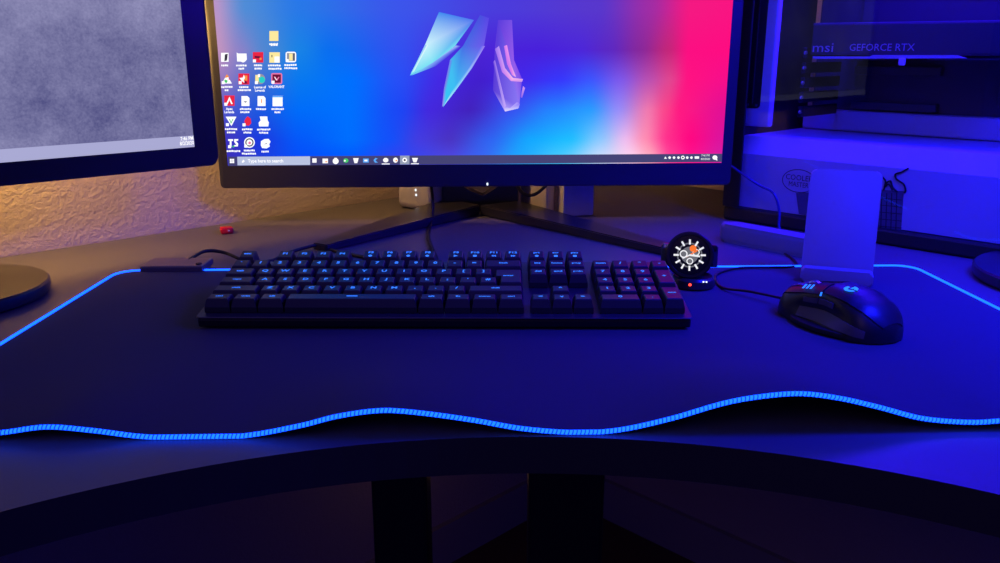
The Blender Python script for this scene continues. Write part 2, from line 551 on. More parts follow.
for i, t in enumerate('`1234567890-='): keycap(i, 4, 1, text=t)
keycap(13, 4, 2, text='back')
keycap(0, 3, 1.5, text='tab')
for i, t in enumerate('QWERTYUIOP[]'): keycap(1.5 + i, 3, 1, text=t)
keycap(13.5, 2, 1.5, 2, text='enter', shape='iso')
keycap(0, 2, 1.75, text='caps')
for i, t in enumerate("ASDFGHJKL;'#"): keycap(1.75 + i, 2, 1, text=t)
keycap(0, 1, 2.25, text='shift')
for i, t in enumerate('ZXCVBNM,./'): keycap(2.25 + i, 1, 1, text=t)
keycap(12.25, 1, 2.75, text='shift')
for x, w, t in ((0, 1.25, 'ctrl'), (1.25, 1.25, 'win'), (2.5, 1.25, 'alt'), (3.75, 6.25, ' '), (10, 1.25, 'alt'), (11.25, 1.25, 'fn'), (12.5, 1.25, 'menu'), (13.75, 1.25, 'ctrl')): keycap(x, 0, w, text=t)
for i, t in enumerate(('ins', 'home', 'pgup')): keycap(15.25 + i, 4, 1, text=t)
for i, t in enumerate(('del', 'end', 'pgdn')): keycap(15.25 + i, 3, 1, text=t)
keycap(16.25, 1, 1, text='^')
for i, t in enumerate('<v>'): keycap(15.25 + i, 0, 1, text=t)
for r, row in enumerate((('num', '/', '*', '-'), ('7', '8', '9'), ('4', '5', '6'), ('1', '2', '3'))):
    for i, t in enumerate(row): keycap(18.5 + i, 4 - r, 1, text=t)
keycap(21.5, 2, 1, 2, text='+'); keycap(21.5, 0, 1, 2, text='ent')
keycap(18.5, 0, 2, text='0'); keycap(20.5, 0, 1, text='.')

# ---------------------------------------------------------------- main monitor
MON = empty('monitor', (-.030, 1.255, D), R(2.6), 'large monitor with blue and pink crystal wallpaper standing behind the keyboard', 'monitor')
PY = -.1165; HWM = .348; MZ0, MZ1 = .057, .474
bm = nb(); prism(bm, rrect(2 * HWM + .007, MZ1 - MZ0, .006, 4, -.0045, (MZ0 + MZ1) / 2), PY, PY + .018, 'y', .0015, 2)
build('bezel', bm, M['bezel'], MON, smooth=True)
bm = nb(); prism(bm, rrect(2 * HWM - .08, MZ1 - MZ0 - .06, .03, 5, 0, (MZ0 + MZ1) / 2 + .01), PY + .018, PY + .046, 'y', .012, 3)
build('back_cover', bm, M['bezel'], MON, smooth=True)
MW = MON.location
mrot = Matrix.Rotation(R(2.6), 4, 'Z')
def loc_mon(px, py):
    n = mrot @ Vector((0, 1, 0)); p0 = Vector(MW) + mrot @ Vector((0, PY, 0))
    w = on_plane(px, py, p0, n) - Vector(MW)
    return mrot.inverted() @ w
SX0 = loc_mon(228, 166).x; SX1 = loc_mon(721.5, 162).x; SZ0 = (loc_mon(228, 166.5).z + loc_mon(721, 162).z) / 2
SZ1 = SZ0 + (SX1 - SX0) * 9 / 16
SZ1 = min(SZ1, MZ1 - .006)
ctrl = [  # wallpaper colours (photo row, [(photo column, colour)])
 (10, [(215, (190, 150, 200)), (245, (80, 140, 215)), (300, (40, 120, 232)), (400, (60, 85, 235)), (500, (75, 60, 220)), (600, (88, 55, 205)), (650, (160, 45, 165)), (690, (245, 25, 130)), (735, (250, 20, 130))]),
 (50, [(216, (200, 150, 190)), (240, (140, 130, 200)), (265, (80, 135, 210)), (300, (25, 130, 230)), (330, (10, 110, 240)), (400, (50, 80, 240)), (440, (70, 55, 228)), (480, (76, 36, 215)), (540, (72, 32, 220)), (580, (76, 38, 218)), (610, (92, 40, 195)), (640, (135, 40, 155)), (668, (195, 38, 122)), (688, (252, 15, 130)), (732, (255, 12, 130))]),
 (80, [(220, (150, 120, 190)), (260, (65, 110, 212)), (300, (8, 120, 240)), (350, (0, 112, 255)), (400, (40, 78, 246)), (440, (68, 40, 228)), (480, (66, 30, 205)), (520, (66, 40, 235)), (560, (55, 55, 252)), (590, (60, 85, 255)), (620, (125, 88, 235)), (648, (185, 80, 178)), (670, (225, 70, 145)), (688, (255, 18, 130)), (730, (245, 14, 140))]),
 (110, [(224, (80, 88, 205)), (260, (28, 88, 225)), (300, (0, 108, 250)), (350, (0, 112, 255)), (400, (28, 70, 245)), (430, (68, 40, 222)), (470, (66, 34, 190)), (510, (56, 80, 240)), (550, (36, 130, 255)), (590, (40, 155, 255)), (618, (150, 140, 250)), (648, (240, 120, 175)), (665, (250, 70, 140)), (680, (255, 25, 130)), (727, (225, 15, 150))]),
 (140, [(227, (60, 50, 190)), (260, (28, 58, 222)), (300, (4, 88, 250)), (350, (0, 110, 255)), (390, (20, 80, 250)), (420, (68, 60, 225)), (450, (74, 52, 196)), (490, (48, 100, 242)), (530, (20, 168, 255)), (570, (30, 190, 255)), (600, (140, 200, 255)), (625, (238, 188, 240)), (645, (255, 142, 180)), (668, (255, 45, 140)), (690, (255, 8, 130)), (724, (218, 20, 160))]),
 (156, [(228, (58, 50, 190)), (300, (5, 78, 250)), (350, (0, 90, 255)), (400, (48, 68, 242)), (450, (78, 70, 224)), (480, (58, 100, 242)), (520, (30, 168, 255)), (560, (70, 200, 255)), (600, (200, 220, 255)), (630, (255, 210, 240)), (650, (255, 168, 190)), (670, (255, 60, 150)), (690, (255, 18, 140)), (722, (214, 30, 165))]),
]
ctl = []
for (yy, row) in ctrl:
    zs = loc_mon(475, yy).z
    ctl.append((zs, [(loc_mon(x, yy).x, c) for x, c in row]))
def pl1(row, x):
    if x <= row[0][0]: return row[0][1]
    for (xa, a), (xb, b) in zip(row, row[1:]):
        if xa <= x <= xb:
            t = (x - xa) / (xb - xa); t = t * t * (3 - 2 * t) * .5 + t * .5
            return tuple(a[i] + (b[i] - a[i]) * t for i in range(3))
    return row[-1][1]
def wall_col(x, z):
    cs = [(zz, pl1(row, x)) for zz, row in ctl]      # z descending
    if z >= cs[0][0]: return cs[0][1]
    for (za, a), (zb, b) in zip(cs, cs[1:]):
        if zb <= z <= za:
            t = (za - z) / (za - zb)
            return tuple(a[i] + (b[i] - a[i]) * t for i in range(3))
    return cs[-1][1]
GX, GZ = 120, 68
bm = nb()
lay = bm.verts.layers.float_color.new('wallpaper')
gr = []
for j in range(GZ + 1):
    z = SZ0 + (SZ1 - SZ0) * j / GZ
    rw = []
    for i in range(GX + 1):
        x = SX0 + (SX1 - SX0) * i / GX
        v = bm.verts.new((x, PY - .0004, z)); v[lay] = (*lin(wall_col(x, z)), 1); rw.append(v)
    gr.append(rw)
for j in range(GZ):
    for i in range(GX): bm.faces.new((gr[j][i], gr[j][i + 1], gr[j + 1][i + 1], gr[j + 1][i]))
SCR = build('screen', bm, M['wallpaper'], MON)

def scr_pts(pts, lay=1):
    return [(p.x, PY - .0004 - .0002 * lay, p.z) for p in (loc_mon(*q) for q in pts)]
def scr_poly(name, polys, mats, lay=1):
    b = nb()
    for i, (mi, pts) in enumerate(polys): poly(b, scr_pts(pts, lay + i * .25), mi)
    return build(name, b, mats, SCR)

# crystal shards of the wallpaper (colour per corner)
M['shard'] = attr_emit('screen_shards', 1.)
def shard(tris):
    b = nb(); la = b.verts.layers.float_color.new('wallpaper')
    for i, poly_ in enumerate(tris):
        vs = []
        for (x, y, c) in poly_:
            p = scr_pts([(x, y)], 1 + .2 * i)[0]
            v = b.verts.new(p); v[la] = (*lin(c), 1); vs.append(v)
        b.faces.new(vs)
    return build('wallpaper_crystal', b, M['shard'], SCR)
cy1, cy2, cy3, vi = (120, 225, 245), (60, 140, 240), (205, 245, 255), (90, 50, 215)
shard([[(410, 75.5, cy1), (425, 45, cy3), (439, 12, cy2), (474, 20, (80, 120, 240)), (455, 46, cy1), (433, 63, cy1)],
       [(413, 75, (70, 60, 220)), (411, 75.4, cy1), (433, 62.5, (130, 170, 250)), (456, 45.5, (170, 190, 255)), (461, 46, (70, 60, 225)), (436, 66, (80, 70, 230))],
       [(411, 73, cy1), (425.5, 45, (100, 190, 250)), (428, 45, (245, 255, 255)), (414, 71.5, (225, 255, 255))]])
shard([[(443, 107, (50, 200, 245)), (450, 60, (70, 190, 240)), (463, 46, (70, 110, 230)), (480, 15, (70, 80, 220)), (489, 18, (90, 70, 230)), (484, 46, (110, 90, 235)), (471, 68, (80, 130, 245)), (455, 90, (60, 190, 245))],
       [(442, 107, (150, 120, 235)), (444, 88, (130, 110, 230)), (450, 60, (120, 130, 240)), (452.5, 60, (70, 170, 240)), (446, 92, (60, 190, 245)), (445, 103, (90, 200, 250))],
       [(443, 107, (190, 240, 255)), (456, 90, (150, 230, 255)), (472, 68, (150, 170, 255)), (485, 46, (160, 130, 245)), (481, 46, (90, 100, 240)), (469, 67, (80, 140, 245)), (454, 88, (70, 190, 245))]])
shard([[(505, 111.5, (190, 170, 255)), (493, 90, (90, 60, 215)), (495, 48, (110, 70, 220)), (498, 20, (90, 60, 220)), (512, 20, (120, 80, 230)), (514, 60, (150, 90, 235)), (522, 79, (120, 70, 230)), (519, 108, (140, 120, 245))],
       [(495, 49, (150, 110, 235)), (499, 46, (190, 150, 250)), (505, 68, (220, 160, 245)), (513, 78, (250, 190, 240)), (523, 79, (230, 170, 235)), (522, 82, (190, 140, 235)), (511, 81, (230, 150, 235)), (502, 72, (190, 120, 240))],
       [(504, 46, (210, 120, 240)), (507, 45, (240, 150, 240)), (511, 64, (230, 140, 240)), (516, 77, (250, 190, 240)), (512, 75, (220, 120, 235)), (507, 64, (200, 110, 240))],
       [(505, 111.5, (230, 220, 255)), (504, 107, (180, 160, 250)), (510, 108, (190, 180, 255)), (517, 102, (170, 150, 250)), (520, 104, (140, 120, 250)), (518, 108.5, (190, 190, 255))],
       [(493, 62, (90, 50, 215)), (495, 60, (170, 130, 245)), (506, 106, (200, 170, 255)), (504, 108, (190, 160, 250))],
       [(523, 86, (210, 150, 240)), (525, 88, (200, 150, 245)), (522, 98, (150, 110, 240)), (520.5, 97, (120, 80, 230))]])

# taskbar
tk = scr_poly('taskbar', [(0, [(228, 156.6), (228.8, 166), (721.6, 161.8), (722, 153.6)])], [M['task']], 2)
scr_poly('search_field', [(0, [(237.5, 156.6), (310.3, 156.2), (310.3, 164.8), (237.8, 165.2)])], [M['search']], 5)
b = nb()
p = loc_mon(266, 160.8)
TM = Matrix.Translation((p.x, PY - .0022, p.z)) @ Matrix.Rotation(R(90), 4, 'X')
add_text(b, 'Type here to search', .0064, TM, .9, bold=.02)
poly(b, scr_pts([(242.0, 161.8), (243.6, 159.4), (245.2, 161), (243.2, 162.8)], 7))
build('search_text', b, M['s_white'], SCR)
def wp(x, y, w, h): return [(x - w / 2, y - h / 2), (x + w / 2, y - h / 2), (x + w / 2, y + h / 2), (x - w / 2, y + h / 2)]
def cp(x, y, rx, ry=None, n=14): return [(x + rx * math.cos(2 * math.pi * k / n), y + (ry or rx) * math.sin(2 * math.pi * k / n)) for k in range(n)]
tb_mats = [M['s_white'], M['s_green'], M['s_blue'], M['s_hi'], M['s_dark'], M['s_orange']]
tbi = [(232.3, [(0, wp(231.1, 159.7, 2, 2)), (0, wp(233.4, 159.7, 2, 2)), (0, wp(231.2, 162, 2, 2)), (0, wp(233.5, 162, 2, 2))]),
       (314.6, [(0, wp(314.6, 160.4, 4.2, 4.2))]),
       (325.4, [(0, wp(325.4, 160.8, 5.4, 4.6)), (5, wp(326.5, 161.6, 2, 1.2))]),
       (335.8, [(0, cp(335.8, 161, 3)), (0, wp(335.8, 158.7, 2.4, 2))]),
       (346, [(1, cp(346, 160.4, 2.6, 2.2)), (0, cp(345, 160.6, .9))]),
       (356, [(0, [(353.2, 158), (358.8, 158), (357.4, 163), (354.6, 163)])]),
       (366, [(2, wp(366, 160.4, 5.6, 4)), (0, wp(366, 160.4, 3, 1.6))]),
       (376, [(2, [(378, 158.4), (375.5, 157.8), (373.6, 160), (375, 162.6), (378, 162.4), (376.6, 161.4), (375.6, 160), (376.6, 159.2)])]),
       (386, [(0, cp(385.8, 160, 2.7, 2.3)), (0, wp(385.8, 163.8, 8, .9))]),
       (395.6, [(0, cp(395.6, 160, 2.4, 2.6)), (5, cp(396.4, 160.5, .9))]),
       (404.8, [(3, wp(404.8, 159.9, 9.4, 8.8)), (0, cp(404.8, 159.9, 2.4)), (4, cp(404.8, 159.9, 1.1))]),
       (415, [(0, [(412, 157.8), (418, 157.8), (416.4, 162.2), (413.6, 162.2)]), (0, wp(415, 163.6, 8, .9))])]
for x, pl in tbi: scr_poly('taskbar_icon', pl, tb_mats, 5)
for x in (665.2, 669.4, 673.8, 678.2, 682.6, 687, 691.2, 696.6):
    h = 3.2
    if x < 666: pl = [(0, [(x - 1.5, 158.6), (x, 156.4), (x + 1.5, 158.6)])]
    elif x > 695: pl = [(0, wp(x, 157.4, 4.4, 2.4))]
    elif 680 < x < 685: pl = [(0, cp(x, 157.4, 1.9)), (4, cp(x, 157.4, .9))]
    else: pl = [(0, cp(x, 157.5, 1.4, 1.4, 6))]
    scr_poly('tray_icon', pl, tb_mats, 5)
scr_poly('tray_icon', [(0, cp(714.6, 157.4, 2.5, 2.2)), (0, [(714, 159), (717, 159), (717, 160.6)])], tb_mats, 5)
b = nb()
for yy, t in ((155.3, '7:46 PM'), (158.9, '8/2/2020')):
    p = loc_mon(705, yy)
    add_text(b, t, .0040, Matrix.Translation((p.x, PY - .0022, p.z)) @ Matrix.Rotation(R(90), 4, 'X'), .9)
build('clock', b, M['s_white'], SCR)

# desktop icons
IM = [M['s_white'], M['s_dark'], M['s_grey'], M['s_red'], M['s_maroon'], M['s_pink'], M['s_yellow'], M['s_green'], M['s_teal'], M['s_blue'], M['s_orange']]
W_, DK, GY, RD, MR, PK, YL, GN, TL, BL, OR = range(11)
def arrow(x, y): return (W_, wp(x - 3.6, y + 3.6, 3, 3))
def desk_icon(x, y, polys, cap=None, lines=((8, 0),)):
    b = nb()
    for i, (mi, pts) in enumerate(polys): poly(b, scr_pts([(x + a, y + c) for a, c in pts], 2 + i * .3), mi)
    o = build('desktop_icon', b, IM, SCR)
    b = nb()
    if cap:
        for i, t in enumerate(cap):
            p = loc_mon(x, y + 8.2 + i * 3.2)
            add_text(b, t, .0044, Matrix.Translation((p.x, PY - .0018, p.z)) @ Matrix.Rotation(R(90), 4, 'X'), .9, bold=.03)
    else:
        for (w, i) in lines:
            xx = x - w / 2
            while xx < x + w / 2 - .8:          # too small to read in the photograph: short strokes
                l = random.choice((1.0, 1.4, 1.9))
                poly(b, scr_pts(wp(xx + l / 2, y + 8 + i * 3.2 + random.uniform(-.2, .2), l, 1.7), 4)); xx += l + .35
    build('caption', b, M['s_white'], SCR)
def sq(w, h=None, dx=0, dy=0): return wp(dx, dy, w, h or w)
desk_icon(274, 36, [(YL, sq(9, 10))], lines=((9, 0), (6, .35)))
desk_icon(225, 57.3, [(W_, sq(7.5, 9)), (DK, [(0, -3), (3, -3.5), (2.2, 3), (-.5, 4)])], lines=((7, 0),))
desk_icon(241.8, 57.5, [(W_, [(-5, -5), (-3.5, -4), (4.8, -4), (5.2, 2), (3.5, 4), (1.5, 5), (-1, 4), (-4.5, 4)])], lines=((11, 0), (6, 1)))
desk_icon(258.2, 57.3, [(RD, sq(10.5)), (MR, [(-3.5, -1.5), (2.5, -1), (1.5, 1), (-3.5, .6)]), (OR, sq(2, 2, 2.5, 1.5)), arrow(0, 0)], lines=((8, 0), (7, 1)))
desk_icon(274.7, 57.5, [(YL, sq(10.5)), (W_, sq(5, 6, 2.4, 2)), (DK, sq(.9, 2.4, -2.6, -1.4))], lines=((13, 0), (12, 1)))
desk_icon(291, 57, [(W_, rrect(10.5, 10.5, 2, 3)), (GY, sq(8, 8)), (YL, sq(3.4, 7)), (DK, sq(1.4, 7, 3.2)), arrow(0, 0)], lines=((13, 0), (13, 1)))
desk_icon(227, 79, [(W_, [(0, -4.5), (5, 4.5), (-5, 4.5)]), (OR, [(0, -5), (2.4, -2), (-2.2, -1)]), (GN, [(-2, .5), (1, 1.5), (0, 4), (-3, 3)]), (RD, sq(1.2, 1.4, 2.4, 0)), arrow(0, 0)], lines=((11, 0), (4, 1)))
desk_icon(244, 79, [(RD, sq(11)), (OR, sq(4, 5, 1.4, -1)), (W_, [(-4.5, -1), (-1, -1.4), (0, -4.5), (1.2, -1), (-.2, 1), (.8, 4), (-2, 2)]), (MR, [(0, 4.6), (2, 1), (3.6, 4.6)]), arrow(0, 0)], lines=((9, 0), (12, 1)))
desk_icon(260.2, 79, [(GY, circ(5.2, 16)), (TL, circ(3.2, 14, 1.8, .8)), (YL, sq(3.4, 7, -3, -.6)), (W_, sq(2.2, 3, -1, -3.4)), arrow(0, 0)], ('League of', 'Legends'))
desk_icon(276.8, 78.6, [(PK, rrect(11, 11, 1.4, 2)), (MR, sq(8.4)), (PK, [(-2.8, -2), (-1.4, -2), (0, .6), (2, -2), (2.8, -1.4), (.6, 2), (-.6, 2)]), (W_, [(-2.4, -1.6), (-1.6, -1.6), (.4, 1.2), (-.3, 1.6)]), arrow(0, 0)], ('VALORANT',))
desk_icon(229.6, 100.6, [(RD, sq(10.4)), (W_, [(0, -4), (3.4, 3.4), (1.7, 3.4), (0, -.6), (-1.7, 3.4), (-3.4, 3.4)]), arrow(0, 0)], ('Apex', 'Legends'))
desk_icon(245.6, 101, [(W_, [(-4, -5), (2, -5), (4, -3), (4, 5), (-4, 5)]), (GY, [(-2, 0), (2, 0), (0, 2)])], lines=((11, 0), (10, 1)))
desk_icon(261.7, 101, [(W_, [(-4, -5), (2, -5), (4, -3), (4, 5), (-4, 5)]), (OR, sq(1, 4, 0, 0))], lines=((11, 0),))
desk_icon(277.7, 101, [(W_, sq(10, 10.4)), (BL, sq(10, 1.4, 0, -4.4))], lines=((12, 0), (6, 1)))
desk_icon(231.2, 121, [(W_, [(-5.4, -4.4), (5.4, -4.4), (.4, 5)]), (GN, [(-2, -2), (2.4, -2), (0, 3)]), (W_, [(-1, -2), (1.4, -2), (0, 1.2)]), arrow(0, 0)], lines=((12, 0), (8, 1)))
desk_icon(247.8, 121.2, [(RD, [(0, -5), (3, -2.6), (3.6, 2), (1.2, 4.6), (-2, 4), (-3.4, 0), (-2, -3)]), arrow(0, 0)], lines=((11, 0), (8, 1)))
desk_icon(263.8, 121.4, [(W_, [(-4, -5), (3.6, -5), (4, -1), (5.2, 1), (4.6, 5), (-4.6, 5), (-5, 1), (-3, -1)])], lines=((13, 0), (9, 1)))
desk_icon(233.4, 143, [(W_, sq(5, 1.8, -2.6, -3)), (W_, sq(1.8, 7, -2.6, .4)), (W_, [(1, -4), (5, -4), (5, -2.4), (2.6, -2.2), (5, .6), (4.6, 3.4), (1, 3.4), (1, 2), (3.2, 1.8), (1, -1)]), (GN, sq(2, 1.6, .2, 3.4)), arrow(0, 0)], lines=((13, 0),))
desk_icon(249.6, 142.4, [(W_, circ(5.4, 18)), (DK, circ(4.2, 16)), (W_, circ(3, 14)), (PK, circ(1.4, 10, .2, .4)), arrow(0, 0)], lines=((11, 0), (15, 1)))
desk_icon(265.7, 143.4, [(W_, [(-4.6, -2.4), (-1, -4.4), (3, -4.6), (5, -2), (3.6, 1), (4.4, 3), (1, 5), (-3.4, 4.6), (-4.8, 2)]), (GY, [(-2, 1), (2, -1), (1, .6)])], lines=((8, 0),))

bm = nb(); p = loc_mon(487.4, 184)
box(bm, (p.x, PY - .0008, p.z), (.0022, .0012, .0034), .0003, 1)
build('power_light', bm, M['whiteled'], MON)
# stand: forked hub, column, two spread legs
bm = nb()
hubp = [(-.058, .0), (.058, .0), (.058, .11), (.052, .11), (.044, .050), (.020, .034), (.004, .0225), (-.018, .034), (-.044, .050), (-.052, .11), (-.058, .11)]
prism(bm, hubp, .0, .028, 'y', .001, 1)
build('forked_hub', bm, M['bezel_gloss'], MON)
bm = nb(); box(bm, (0, .018, .20), (.11, .022, .20), .006)
build('column', bm, M['bezel_gloss'], MON)
bm = nb(); box(bm, (0, -.025, .27), (.09, .09, .09), .006)
build('mount', bm, M['bezel'], MON)
imr = mrot.inverted()
def leg(tip, inner, outer, name='leg'):
    b = nb()
    T = imr @ (Vector((*tip, D)) - Vector(MW)); A = imr @ (Vector((*inner, D)) - Vector(MW)); B = imr @ (Vector((*outer, D)) - Vector(MW))
    dirv = (T - (A + B) / 2).normalized(); side = Vector((-dirv.y, dirv.x, 0)) * .012
    vs = []
    pts = [A, T - side, T + side, B] if (A - (T - side)).length < (A - (T + side)).length else [A, T + side, T - side, B]
    hs = [.016, .009, .009, .016]
    lo = [b.verts.new((q.x, q.y, .0005)) for q in pts]; hi = [b.verts.new((q.x, q.y, h)) for q, h in zip(pts, hs)]
    b.faces.new(lo[::-1]); b.faces.new(hi)
    for i in range(4): b.faces.new((lo[i], lo[(i + 1) % 4], hi[(i + 1) % 4], hi[i]))
    bmesh.ops.bevel(b, geom=b.edges[:], offset=.0015, segments=2, affect='EDGES')
    return build('leg', b, M['bezel_gloss'], MON, smooth=True)
leg((-.222, .995), (-.030, 1.226), (-.086, 1.288))
leg((.226, .955), (-.030, 1.226), (.030, 1.262))

# ---------------------------------------------------------------- left monitor
LC = Vector((-.545, .783, D)); LROT = R(45)
LM = empty('monitor', LC, LROT, 'monitor at left with cloudy grey wallpaper on a round base', 'monitor')
# local: x to the right along the wall, y towards the wall
lrot = Matrix.Rotation(LROT, 4, 'Z')
rc = lrot.inverted() @ (Vector((-.343, 1.001, D)) - LC)      # lower right front corner
LPY = rc.y; LX1 = rc.x + .005; LX0 = LX1 - .560; LZ0, LZ1 = .105, .445
bm = nb(); prism(bm, rrect(.560, LZ1 - LZ0, .009, 5, (LX0 + LX1) / 2, (LZ0 + LZ1) / 2), LPY, LPY + .022, 'y', .002, 2)
build('bezel', bm, M['bezel'], LM, smooth=True)
bm = nb(); prism(bm, rrect(.44, .24, .03, 5, (LX0 + LX1) / 2, (LZ0 + LZ1) / 2), LPY + .022, LPY + .045, 'y', .01, 3)
build('back_cover', bm, M['bezel'], LM, smooth=True)
def loc_l(px, py):
    n = lrot @ Vector((0, 1, 0)); p0 = LC + lrot @ Vector((0, LPY, 0))
    return lrot.inverted() @ (on_plane(px, py, p0, n) - LC)
a = loc_l(194.3, 146.8)
sx1 = a.x; sz0 = a.z; sx0 = LX0 + (LX1 - a.x); sz1 = LZ1 - .02
bm = nb(); poly(bm, [(sx0, LPY - .0004, sz0), (sx1, LPY - .0004, sz0), (sx1, LPY - .0004, sz1), (sx0, LPY - .0004, sz1)])
LS = build('screen', bm, M['cloud'], LM)
th = loc_l(193, 135.4).z - sz0
bm = nb(); poly(bm, [(sx0, LPY - .0008, sz0), (sx1, LPY - .0008, sz0), (sx1, LPY - .0008, sz0 + th), (sx0, LPY - .0008, sz0 + th)])
build('taskbar', bm, M['task_r'], LS)
bm = nb()
for yy, t in ((138.6, '7:46 PM'), (143.2, '8/2/2020')):
    p = loc_l(186.5, yy)
    add_text(bm, t, .0060, Matrix.Translation((p.x, LPY - .0012, p.z)) @ Matrix.Rotation(R(90), 4, 'X'), .80, bold=.02)
build('clock', bm, M['s_white'], LS)
def disc(root, r, h=.0145):
    b = nb(); lathe(b, [(0, .0003), (r - .005, .0003), (r - .001, .003), (r, .007), (r, h - .002), (r - .002, h), (0, h)], 72)
    return build('base', b, M['bezel_gloss'], root, smooth=True)
disc(LM, .092)
bm = nb(); box(bm, (0, LPY + .062, .115), (.06, .016, .215), .005); build('neck', bm, M['bezel_gloss'], LM)
bm = nb(); box(bm, (0, LPY + .055, .24), (.08, .03, .08), .005); build('mount', bm, M['bezel'], LM)

# ---------------------------------------------------------------- round base cut by the right edge
RB = empty('round_stand', (.617, .838, D), 0, 'low round black stand base at the right edge of the desk', 'stand')
disc(RB, .108)
bm = nb(); lathe(bm, [(0, .014), (.016, .014), (.014, .02), (.011, .03), (.011, .20), (0, .20)], 24); build('post', bm, M['bezel_gloss'], RB, smooth=True)

# ---------------------------------------------------------------- PC tower
TR = R(-46.5)
T = empty('computer_tower', (.344, 1.175, D), TR, 'white computer tower with glass side panel glowing blue at right', 'computer')
TL_, TD_, TH_ = .46, .215, .47
SHZ = .121
bm = nb(); box(bm, (TL_ / 2 - .015, TD_ / 2, .0105), (TL_ + .026, TD_ - .004, .019), .003); build('plinth', bm, M['tower_black'], T)
bm = nb(); box(bm, (TL_ / 2 - .015, TD_ / 2 + .004, TH_ - .01), (TL_ + .026, TD_, .02), .004); build('top_panel', bm, M['tower_white'], T)
bm = nb(); box(bm, (-.0235, TD_ / 2 + .004, TH_ / 2), (.009, TD_ - .012, TH_ - .045), .001)
build('rear_panel', bm, M['tower_black'], T)
bm = nb(); box(bm, (TL_ - .01, TD_ / 2 + .004, TH_ / 2), (.018, TD_ - .012, TH_ - .045), .001); build('front_panel', bm, M['tower_white'], T)
bm = nb(); box(bm, (TL_ / 2 - .01, TD_ - .004, TH_ / 2), (TL_, .006, TH_ - .045), .001); build('motherboard_tray', bm, M['pcb'], T)
# power supply shroud: upright face, sloped shoulder, flat top
bm = nb()
prof = [(.012, .021), (.012, .097), (.026, SHZ), (TD_ - .010, SHZ), (TD_ - .010, .021)]
prism(bm, prof, -.018, TL_ - .022, 'x', .001, 1)
SH = build('power_supply_shroud', bm, M['tower_white'], T)
trm = Matrix.Rotation(TR, 4, 'Z')
def loc_t(px, py, t=.012):
    n = trm @ Vector((0, 1, 0)); p0 = T.location + trm @ Vector((0, t, 0))
    return trm.inverted() @ (on_plane(px, py, p0, n) - T.location)
# printed emblem: ring with lettering
bm = nb(); c = loc_t(799, 181)
ring = [(c.x + .0235 * math.cos(a) * 1.0, c.z + .0150 * math.sin(a)) for a in [2 * math.pi * k / 6 + 0 for k in range(6)]]
def strip(b, pts, w, y, closed=False):
    n = len(pts)
    for i in range(n if closed else n - 1):
        p, q = Vector(pts[i]), Vector(pts[(i + 1) % n]); d = (q - p).normalized(); s = Vector((-d.y, d.x)) * w / 2
        poly(b, [(v.x, y, v.y) for v in (p + s, p - s, q - s, q + s)])
strip(bm, [(c.x + .024 * math.cos(2 * math.pi * k / 28), c.z + .0155 * math.sin(2 * math.pi * k / 28)) for k in range(28)], .0010, .0114, True)
RX = Matrix.Rotation(R(90), 4, 'X')
add_text(bm, 'COOLER', .0105, Matrix.Translation((c.x, .0113, c.z + .0040)) @ RX, .95)
add_text(bm, 'MASTER', .0095, Matrix.Translation((c.x, .0113, c.z - .0052)) @ RX, .85)
build('emblem', bm, M['print'], SH)
bm = nb()
def tp(px, py): 
    q = loc_t(px, py); return (q.x, q.z)
pz = [tp(796, 193), tp(868, 189), tp(904, 191), tp(901, 234), tp(868, 229), tp(799, 214)]
poly(bm, [(x, .0116, z) for x, z in pz])
build('printed_panel', bm, mat('print_panel', (96, 96, 112), .6), SH)
bm = nb()
for k in range(6):
    strip(bm, [tp(872 + k * 5, 193), tp(871 + k * 5, 231)], .0012, .0113)
for k in range(5):
    strip(bm, [tp(870, 197 + k * 7), tp(902, 200 + k * 7)], .0008, .01125)
build('printed_lines', bm, M['print'], SH)
bm = nb()
for pts in ([(883, 177), (886, 181), (885, 187), (889, 184), (893, 190)], [(884, 190), (887, 183), (891, 181), (893, 187), (898, 192)], [(909, 168), (902, 172), (896, 174), (897, 179), (904, 184), (906, 190), (905, 193)]):
    pth = [loc_t(x, y) for x, y in pts]
    tube(bm, smooth_path([(q.x, .0106, q.z) for q in pth], 5), .0011, 6)
build('curly_wire', bm, M['tower_black'], SH, smooth=True)
bm = nb(); box(bm, (.20, TD_ - .022, SHZ + .016), (.42, .026, .030), .004); build('lit_band_bar', bm, M['tower_white'], T)  # bar added to catch blue light as the tray's lit lower band
# rear pillar with slots
bm = nb(); box(bm, (.004, .024, .295), (.040, .012, .32), .003); PIL = build('rear_pillar', bm, M['tower_white'], T)
bm = nb()
prism(bm, rrect(.024, .26, .006, 4, -.0035, .290), .0172, .0182, 'y')
SL = build('cable_slot', bm, M['tower_black'], PIL)
bm = nb(); box(bm, (-.0035, .0168, .291), (.0016, .001, .25), .0003, 1); build('slot_rib', bm, M['gpu'], SL)
for dx in (-.011, .003):
    bm = nb(); lathe(bm, [(0, .0012), (.0022, .001), (.0024, 0), (0, 0)], 12, Matrix.Translation((dx, .0176, .164)) @ Matrix.Rotation(R(90), 4, 'X'))
    build('screw', bm, M['chrome'], SL, smooth=True)
